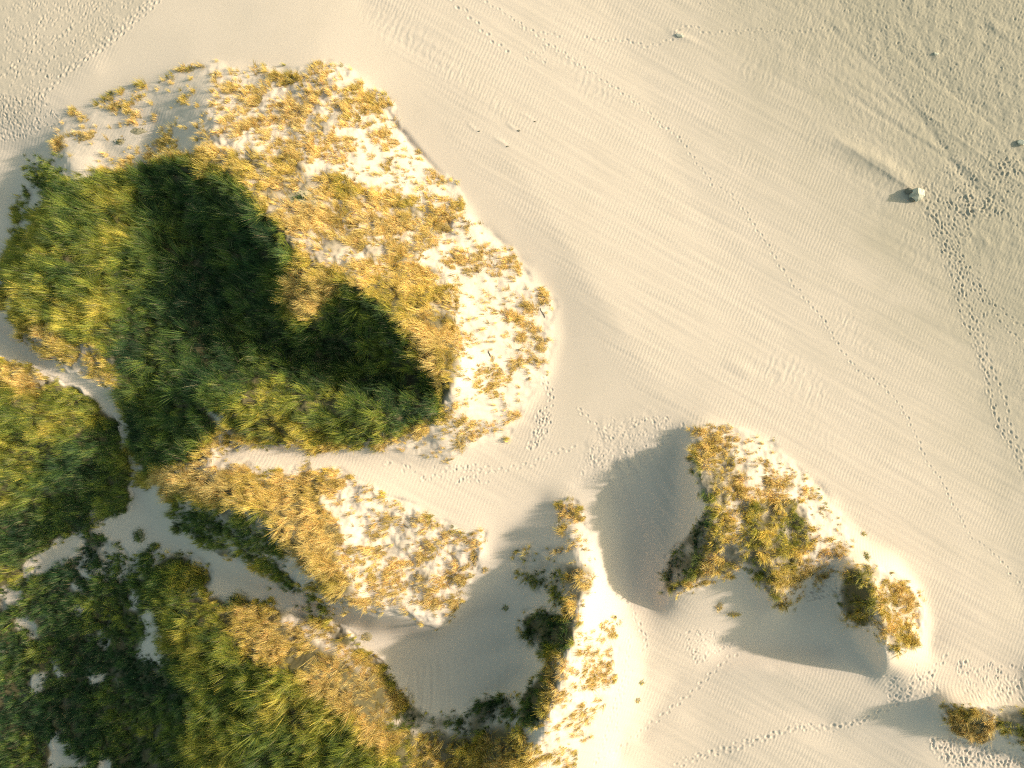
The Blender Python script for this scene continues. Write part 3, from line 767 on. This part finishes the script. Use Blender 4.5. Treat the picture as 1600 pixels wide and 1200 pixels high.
def make_tufts(sel, rng, kind):
    n = sel.sum()
    if n == 0: return None
    bx, by, bz, dr, ta, cv_ = tx[sel], ty[sel], tz[sel], tdry_lit[sel], ttall[sel], tc_[sel]
    nb = 21 if kind == 'grass' else 14
    size = rng.lognormal(0, .15, n)
    tr = np.clip(.65*tcr[sel]+.35*rng.random(n), 0, 1)
    rep_ = lambda q: np.repeat(q, nb)
    N_ = n*nb
    az = rng.uniform(0, 2*math.pi, N_)
    r = np.abs(rng.normal(0, .11, N_))*rep_(size)
    X_ = rep_(bx)+np.cos(az)*r; Y_ = rep_(by)+np.sin(az)*r
    az = az+rng.normal(0, .5, N_)
    if kind == 'grass':
        # combed by the wind: tips drift to the left of the photograph
        wx_, wy_ = -.85, .28
        tw = rep_(rng.normal(0, .35, n)); hx = .28*np.cos(az)+wx_+rep_(tcx[sel])*2.6+tw*.5; hy = .28*np.sin(az)+wy_+rep_(tcy[sel])*2.6+tw+.5*rep_(fbm(bx, by, 4, 2, 95))
        az = np.arctan2(hy, hx)
        L_ = .94*rep_(size*tsz[sel])*rep_(.35+.75*ta)*rep_(.6+.4*cv_)*rng.uniform(.55, 1.15, N_)
        lean = np.clip(rng.normal(.30, .16, N_), .02, 1.1); bend = np.clip(rng.normal(.75, .35, N_), .1, 1.7)
        w = rng.uniform(.012, .027, N_)
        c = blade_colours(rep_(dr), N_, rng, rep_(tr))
        segs = 3
    else:
        L_ = .34*rep_(size)*rng.uniform(.5, 1.2, N_)
        lean = np.clip(rng.normal(.55, .3, N_), .05, 1.3); bend = rng.normal(.5, .4, N_)
        w = rng.uniform(.03, .06, N_)
        c = blade_colours(rep_(dr)*.5, N_, rng, rep_(tr))
        segs = 2
    base = np.stack([X_, Y_, rep_(bz)-.04], -1)
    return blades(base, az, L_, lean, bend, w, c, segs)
for k, (lab, poly) in enumerate(PATCHES):
    p = make_tufts((pid == k) & ~is_scrub, np.random.default_rng(100+k), 'grass')
    if p is None: continue
    o = bpy.data.objects.new('dune_grass', mesh_from('dune_grass', [p], GRASS_MAT))
    COL.objects.link(o)
    o['kind'] = 'stuff'; o['label'] = lab; o['category'] = 'grass'
p = make_tufts(is_scrub, np.random.default_rng(300), 'scrub')
o = bpy.data.objects.new('low_scrub', mesh_from('low_scrub', [p], SCRUB_MAT))
COL.objects.link(o)
o['kind'] = 'stuff'; o['label'] = 'dark green low scrub covering the lowland in the lower left corner'; o['category'] = 'scrub'
print('tufts', len(tx), 'blades', len(tx)*14)

# ---------------------------------------------------------------- single tussocks standing apart on the sand
def tussock(name, uu, vv, label, radius=.5, height=.6, dry=.6, n=240, leafy=False, spread=(1, 1), cat='grass tussock', seed=0, col=None):
    rng = np.random.default_rng(500+seed)
    x, y, z = [float(q[0]) for q in px_to_world([uu], [vv])]
    r = np.minimum(np.abs(rng.normal(0, .5, n)), 1)*radius; a_ = rng.uniform(0, 2*math.pi, n)
    bx = np.cos(a_)*r*spread[0]; by = np.sin(a_)*r*spread[1]
    bz = ground_z(x+bx, y+by)-z-.03
    az = a_+rng.normal(0, .6, n)
    az = np.arctan2(np.sin(az)+.05, np.cos(az)-.3)
    L_ = height*rng.uniform(.5, 1.15, n)*(1.1-.35*r/radius)
    c = blade_colours(np.full(n, dry), n, rng, None if not leafy else rng.random(n)*.6)
    if col is not None: c = np.array(col)[None]*rng.uniform(.6, 1.3, (n, 1))
    if leafy: P = blades(np.stack([bx, by, bz], -1), az, L_*.6, np.clip(rng.normal(.6, .3, n), .05, 1.4), rng.normal(.5, .4, n), rng.uniform(.035, .065, n), c, 2)
    else: P = blades(np.stack([bx, by, bz], -1), az, L_, np.clip(rng.normal(.4, .2, n), .02, 1.2), np.clip(rng.normal(.8, .35, n), .1, 1.7), rng.uniform(.016, .032, n), c, 3)
    # low cushion of caught sand and thatch the shoots grow from
    m_ = 20; ang = np.linspace(0, 2*math.pi, m_, endpoint=False)
    vs = [[0, 0, .07]]
    for rr, hh in ((.55, .05), (1.05, -.05)):
        wob = 1+.12*rng.normal(size=m_)
        qx = np.cos(ang)*rr*radius*spread[0]*wob; qy = np.sin(ang)*rr*radius*spread[1]*wob
        vs += np.stack([qx, qy, ground_z(x+qx, y+qy)-z+hh], -1).tolist()
    vs = np.array(vs, np.float32); k_ = np.arange(m_); k2 = (k_+1) % m_
    Tm = np.stack([0*k_, 1+k_, 1+k2], -1); Qm = np.stack([1+k_, 1+m_+k_, 1+m_+k2, 1+k2], -1)
    Cm = np.ones((len(vs), 4), np.float32); Cm[:, :3] = (.50, .43, .30)
    P = [(vs, Qm, Tm, Cm), P]
    o = bpy.data.objects.new(name, mesh_from(name, P, SCRUB_MAT if leafy else GRASS_MAT))
    o.location = (x, y, z); COL.objects.link(o)
    o['label'] = label; o['category'] = cat
    o['group'] = 'tussocks standing apart on bare sand' if not leafy else 'leafy plants growing apart on the sand'
    return o
TUSS = [
 (91,226,'orange marram tussock on the top left corner of the largest dune',.8,.7,.85,420,(1,1)),
 (178,168,'small tussock with a brown base casting a grey shadow on the upper left flank',.38,.5,.75,160,(1,1)),
 (173,147,'pale green tuft at the sand edge just above the brown based tussock',.35,.4,.45,90,(1.2,.7)),
 (218,153,'straw coloured tuft beside bare scalloped sand near the top left',.35,.35,.8,80,(1,1)),
 (297,108,'yellow green tuft at the very top edge of the largest dune',.45,.4,.6,130,(1.3,.7)),
 (337,118,'thin orange tuft trailing down from the top edge of the largest dune',.4,.4,.9,110,(.6,1.4)),
 (678,350,'round golden tussock with a dark scoop of shaded sand on its left',1.15,.75,.7,620,(1,1)),
 (646,352,'small rust brown tussock left of the dark sand scoop',.5,.5,.95,170,(1,1)),
 (718,402,'small rusty tuft with a grey shadow on bright bare sand',.5,.45,.9,150,(1.4,.8)),
 (690,285,'lone tuft at the outer sand brink of the largest dune',.4,.35,.85,110,(1.5,.6)),
 (815,527,'spiky orange tussock low on the bright eastern sand face',.55,.5,.9,210,(1.1,1)),
 (843,530,'short pale tuft beside a grey shadow at the eastern foot of the largest dune',.35,.4,.7,90,(1,.8)),
 (770,560,'tiny red brown tuft alone on the bright eastern face',.25,.3,1.0,60,(.6,1.2)),
 (720,690,'curved orange tussock hooked around a sand scoop above the corridor mouth',.75,.5,.9,260,(.8,1.3)),
 (597,690,'rust coloured tussock hanging over the north edge of the sandy corridor',.8,.7,.9,340,(.7,1.3)),
 (655,668,'golden tussock beside the dark gap at the south east corner of the hollow',.75,.65,.85,300,(1,1)),
 (758,890,'small orange tuft on a sand bump touching the long shadow edge',.3,.35,.95,80,(1,1)),
 (741,870,'narrow upright strip of gold tussock at the east end of the middle dune',.45,.5,.8,200,(.5,2.0)),
 (370,942,'dark green pointed clump alone on shaded sand below the middle dune',1.0,.75,.12,460,(1,1)),
 (218,838,'dark green clump on the shaded sand where the footpath forks',.75,.5,.1,260,(1,1)),
 (243,853,'low dark clump just right of the footpath fork clump',.55,.4,.15,150,(1.3,.7)),
 (436,900,'pale tipped green clump left of the small shaded sand pocket',.8,.65,.4,300,(.8,1.2)),
 (573,995,'faint straw tuft on the pale sand left of the bowl shadow',.55,.3,.75,90,(1.2,.9)),
 (790,950,'little dark tuft alone in the shaded upper bowl',.3,.35,.2,70,(1,1)),
 (957,985,'small upright tuft right of the ridge on lit sand',.35,.4,.75,90,(.7,1.2)),
 (1003,1066,'tiny green tuft on the bright sand right of the ridge, upper of two',.25,.3,.45,50,(1,1)),
 (997,1094,'tiny yellow tuft on the bright sand right of the ridge, lower of two',.3,.3,.6,60,(1,1)),
 (1124,948,'sparse straw tuft on the lit sand tongue below the isolated dune',.45,.35,.8,110,(.8,1.2)),
 (1146,960,'low tuft lying across the lit sand tongue at the shadow edge',.45,.35,.6,130,(1.8,.6)),
 (1354,869,'single dark green tuft at the north east sand edge of the isolated dune',.35,.45,.3,110,(.6,1.2)),
 (1350,834,'faint green tuft above the single dark one on the isolated dune',.25,.3,.5,50,(1,1)),
]
for i, (uu, vv, lab, r_, h_, d_, n_, sp) in enumerate(TUSS):
    tussock('grass_tussock', uu, vv, lab, r_, h_, d_, int(n_*1.3), False, sp, seed=i)
tussock('leafy_plant', 470, 312, 'blue green leafy plant among golden grass on the upper right of the largest dune', 1.3, .5, .2, 420, True, (1.3, .8), 'plant', 60, (.10, .17, .07))
tussock('leafy_plant', 188, 222, 'dark spiky plant alone on the pale upper left sand slope', .45, .5, .1, 90, True, (1.2, .8), 'plant', 61, (.05, .075, .04))
tussock('leafy_plant', 216, 205, 'dark leafy sprig just right of the spiky plant on pale sand', .6, .35, .1, 80, True, (1.5, .6), 'plant', 62, (.08, .09, .04))

# ---------------------------------------------------------------- boulder and stones
import bmesh
def stone_mesh(name, dims, seed, cuts=9, detail=4):
    bm = bmesh.new()
    bmesh.ops.create_icosphere(bm, subdivisions=detail, radius=1.0)
    rng = np.random.default_rng(seed)
    planes = []
    for k in range(cuts):
        d = Vector(rng.normal(size=3)).normalized(); planes.append((d, rng.uniform(.48, .74)))
    for v_ in bm.verts:
        p = v_.co.copy()
        for d, lim in planes:
            q = p.dot(d)
            if q > lim: p -= d*(q-lim)*.99
        x_, y_, z_ = p
        n1 = float(gnoise(np.array([x_*2.3+z_*1.7]), np.array([y_*2.3-z_*1.1]), seed)[0])
        n2 = float(gnoise(np.array([x_*7+z_*5]), np.array([y_*7-z_*6]), seed+1)[0])
        p *= 1.12+.05*n1+.02*n2
        v_.co = Vector((p.x*dims[0], p.y*dims[1], p.z*dims[2]))
    me = bpy.data.meshes.new(name); bm.to_mesh(me); bm.free()
    me.polygons.foreach_set('use_smooth', np.zeros(len(me.polygons), bool))
    return me
def stone_mat(name, c1, c2, sc):
    m, nt, out = new_mat(name)
    L = nt.links.new
    b = N(nt, 'ShaderNodeBsdfPrincipled', i_Roughness=.85)
    tc = N(nt, 'ShaderNodeTexCoord')
    nz = N(nt, 'ShaderNodeTexNoise', i_Scale=sc, i_Detail=6.0, i_Roughness=.65); L(tc.outputs['Object'], nz.inputs['Vector'])
    mr = N(nt, 'ShaderNodeMapRange', i_1=.38, i_2=.62); L(nz.outputs[0], mr.inputs[0])
    mx = N(nt, 'ShaderNodeMix', data_type='RGBA'); mx.inputs[6].default_value = c1; mx.inputs[7].default_value = c2
    L(mr.outputs[0], mx.inputs[0]); L(mx.outputs[2], b.inputs['Base Color'])
    bp = N(nt, 'ShaderNodeBump', i_Strength=.7, i_Distance=.03); L(nz.outputs[0], bp.inputs['Height']); L(bp.outputs[0], b.inputs['Normal'])
    L(b.outputs[0], out.inputs[0])
    return m
PALE = stone_mat('weathered_pale_stone', (.60, .58, .50, 1), (.40, .39, .33, 1), 2.2)
DARKS = stone_mat('dark_stone', (.20, .19, .16, 1), (.10, .10, .08, 1), 5)
def stone(name, uu, vv, dims, seed, mat, label, cat, group=None, rot=(0, 0, 0), lift=.25, detail=3):
    x, y, z = [float(q[0]) for q in px_to_world([uu], [vv])]
    me = stone_mesh(name, dims, seed, detail=detail); me.materials.append(mat)
    o = bpy.data.objects.new(name, me); o.location = (x, y, z+dims[2]*lift); o.rotation_euler = rot
    COL.objects.link(o); o['label'] = label; o['category'] = cat
    if group: o['group'] = group
    return o
def block_mesh(name, pts, seed):
    bm = bmesh.new()
    for p in pts: bm.verts.new(p)
    r = bmesh.ops.convex_hull(bm, input=list(bm.verts))
    bmesh.ops.delete(bm, geom=[g for g in r['geom_interior'] if isinstance(g, bmesh.types.BMVert)], context='VERTS')
    bmesh.ops.bevel(bm, geom=list(bm.edges), offset=.035, segments=2, affect='EDGES', profile=.6)
    bmesh.ops.triangulate(bm, faces=list(bm.faces))
    for k in range(3): bmesh.ops.subdivide_edges(bm, edges=[e for e in bm.edges if e.calc_length() > .09], cuts=1, use_grid_fill=False)
    bmesh.ops.triangulate(bm, faces=list(bm.faces))
    bm.normal_update()
    for v_ in bm.verts:
        x_, y_, z_ = v_.co
        n1 = float(gnoise(np.array([x_*3+z_*2.2]), np.array([y_*3-z_*1.9]), seed)[0]); n2 = float(gnoise(np.array([x_*9+z_*7]), np.array([y_*9-z_*8]), seed+1)[0])
        v_.co += v_.normal*(.05*n1+.025*n2)
    me = bpy.data.meshes.new(name); bm.to_mesh(me); bm.free()
    return me
me_b = block_mesh('boulder', [(-.24,.46,.82),(-.30,-.12,.95),(.55,.28,.56),(.58,-.18,.50),(.68,.22,-.3),(.64,-.32,-.3),(.30,-.58,-.3),(.36,-.50,.26),(-.50,.42,-.3),(-.60,-.1,-.3),(-.46,.34,.30),(-.44,-.28,.42),(-.32,-.62,-.3),(.08,-.60,.26),(0,.66,-.3),(.46,.52,-.3),(.35,.55,.3)], 5)
me_b.materials.append(PALE)
bx_, by_, bz_ = [float(q[0]) for q in px_to_world([1430], [305])]
o = bpy.data.objects.new('boulder', me_b); o.location = (bx_, by_, bz_+.02); COL.objects.link(o)
o['label'] = 'large pale angular boulder alone on the open beach casting a long shadow'; o['category'] = 'boulder'
G = 'small stones on the open sand'
stone('beach_stone', 1418, 300, (.34, .30, .30), 7, DARKS, 'dark stone pressed against the shaded side of the large boulder', 'stone', G, (0, 0, .4), .4)
stone('beach_stone', 1424, 312, (.32, .20, .2), 8, DARKS, 'dark flat stone at the lower foot of the large boulder', 'stone', G, (0, 0, -.3), .4)
stone('beach_stone', 1062, 56, (.36, .16, .12), 9, PALE, 'long white stone among footprints near the top edge', 'stone', G, (0, 0, -.35))
stone('beach_stone', 1594, 224, (.34, .3, .25), 10, PALE, 'pale stone at the right edge above the boulder', 'stone', G)
stone('beach_stone', 749, 205, (.09, .07, .06), 12, DARKS, 'small dark stone with a sand tail, leftmost of the wind tail stones', 'stone', G)
stone('beach_stone', 793, 229, (.12, .08, .07), 13, DARKS, 'small dark stone with a sand tail, lowest of the wind tail stones', 'stone', G)
stone('beach_stone', 811, 204, (.12, .09, .07), 14, DARKS, 'small dark stone with a sand tail, middle right of the wind tail stones', 'stone', G)
stone('beach_stone', 836, 190, (.10, .08, .06), 15, DARKS, 'small dark stone with a sand tail, uppermost of the wind tail stones', 'stone', G)
stone('beach_stone', 1462, 84, (.26, .16, .12), 16, PALE, 'pale half buried stone in the lumpy upper right sand', 'stone', G, (0, 0, -.3))

# ---------------------------------------------------------------- driftwood and dead stems
WOOD = stone_mat('weathered_wood', (.16, .13, .10, 1), (.26, .22, .17, 1), 9)
def stick(uu, vv, length, ang, thick, label, bend=.12):
    x, y, z = [float(q[0]) for q in px_to_world([uu], [vv])]
    bm = bmesh.new(); n = 9; rings = []
    rng = np.random.default_rng(int(uu))
    for k in range(n):
        t = k/(n-1)-.5; r = thick*(1-.55*abs(t)*2)*rng.uniform(.85, 1.15)
        cx, cy = t*length, bend*length*math.sin(t*4)+rng.normal(0, .01)
        gx, gy = x+cx*math.cos(ang)-cy*math.sin(ang), y+cx*math.sin(ang)+cy*math.cos(ang)
        gz = float(ground_z(np.array([gx]), np.array([gy]))[0])-z+r*.8
        rings.append([bm.verts.new((gx-x+r*math.cos(a)*-math.sin(ang), gy-y+r*math.cos(a)*math.cos(ang), gz+r*math.sin(a))) for a in np.linspace(0, 2*math.pi, 7)[:-1]])
    for a_, b_ in zip(rings[:-1], rings[1:]):
        for k in range(6): bm.faces.new((a_[k], a_[(k+1) % 6], b_[(k+1) % 6], b_[k]))
    bm.faces.new(rings[0][::-1]); bm.faces.new(rings[-1])
    me = bpy.data.meshes.new('driftwood'); bm.to_mesh(me); bm.free(); me.materials.append(WOOD)
    o = bpy.data.objects.new('driftwood', me); o.location = (x, y, z); COL.objects.link(o)
    o['label'] = label; o['category'] = 'driftwood'; o['group'] = 'driftwood pieces on the dune sand'
stick(848, 489, .95, math.radians(-78), .045, 'dark stick standing out on the bright eastern face near its foot')
stick(765, 553, .55, math.radians(95), .06, 'short grey brown stick on the bright eastern face of the largest dune')
stick(634, 822, .7, math.radians(-60), .03, 'thin dark stick on white sand above the middle dune')
stick(912, 947, .3, math.radians(-40), .06, 'small dark stub on the ridge top at the lower centre')
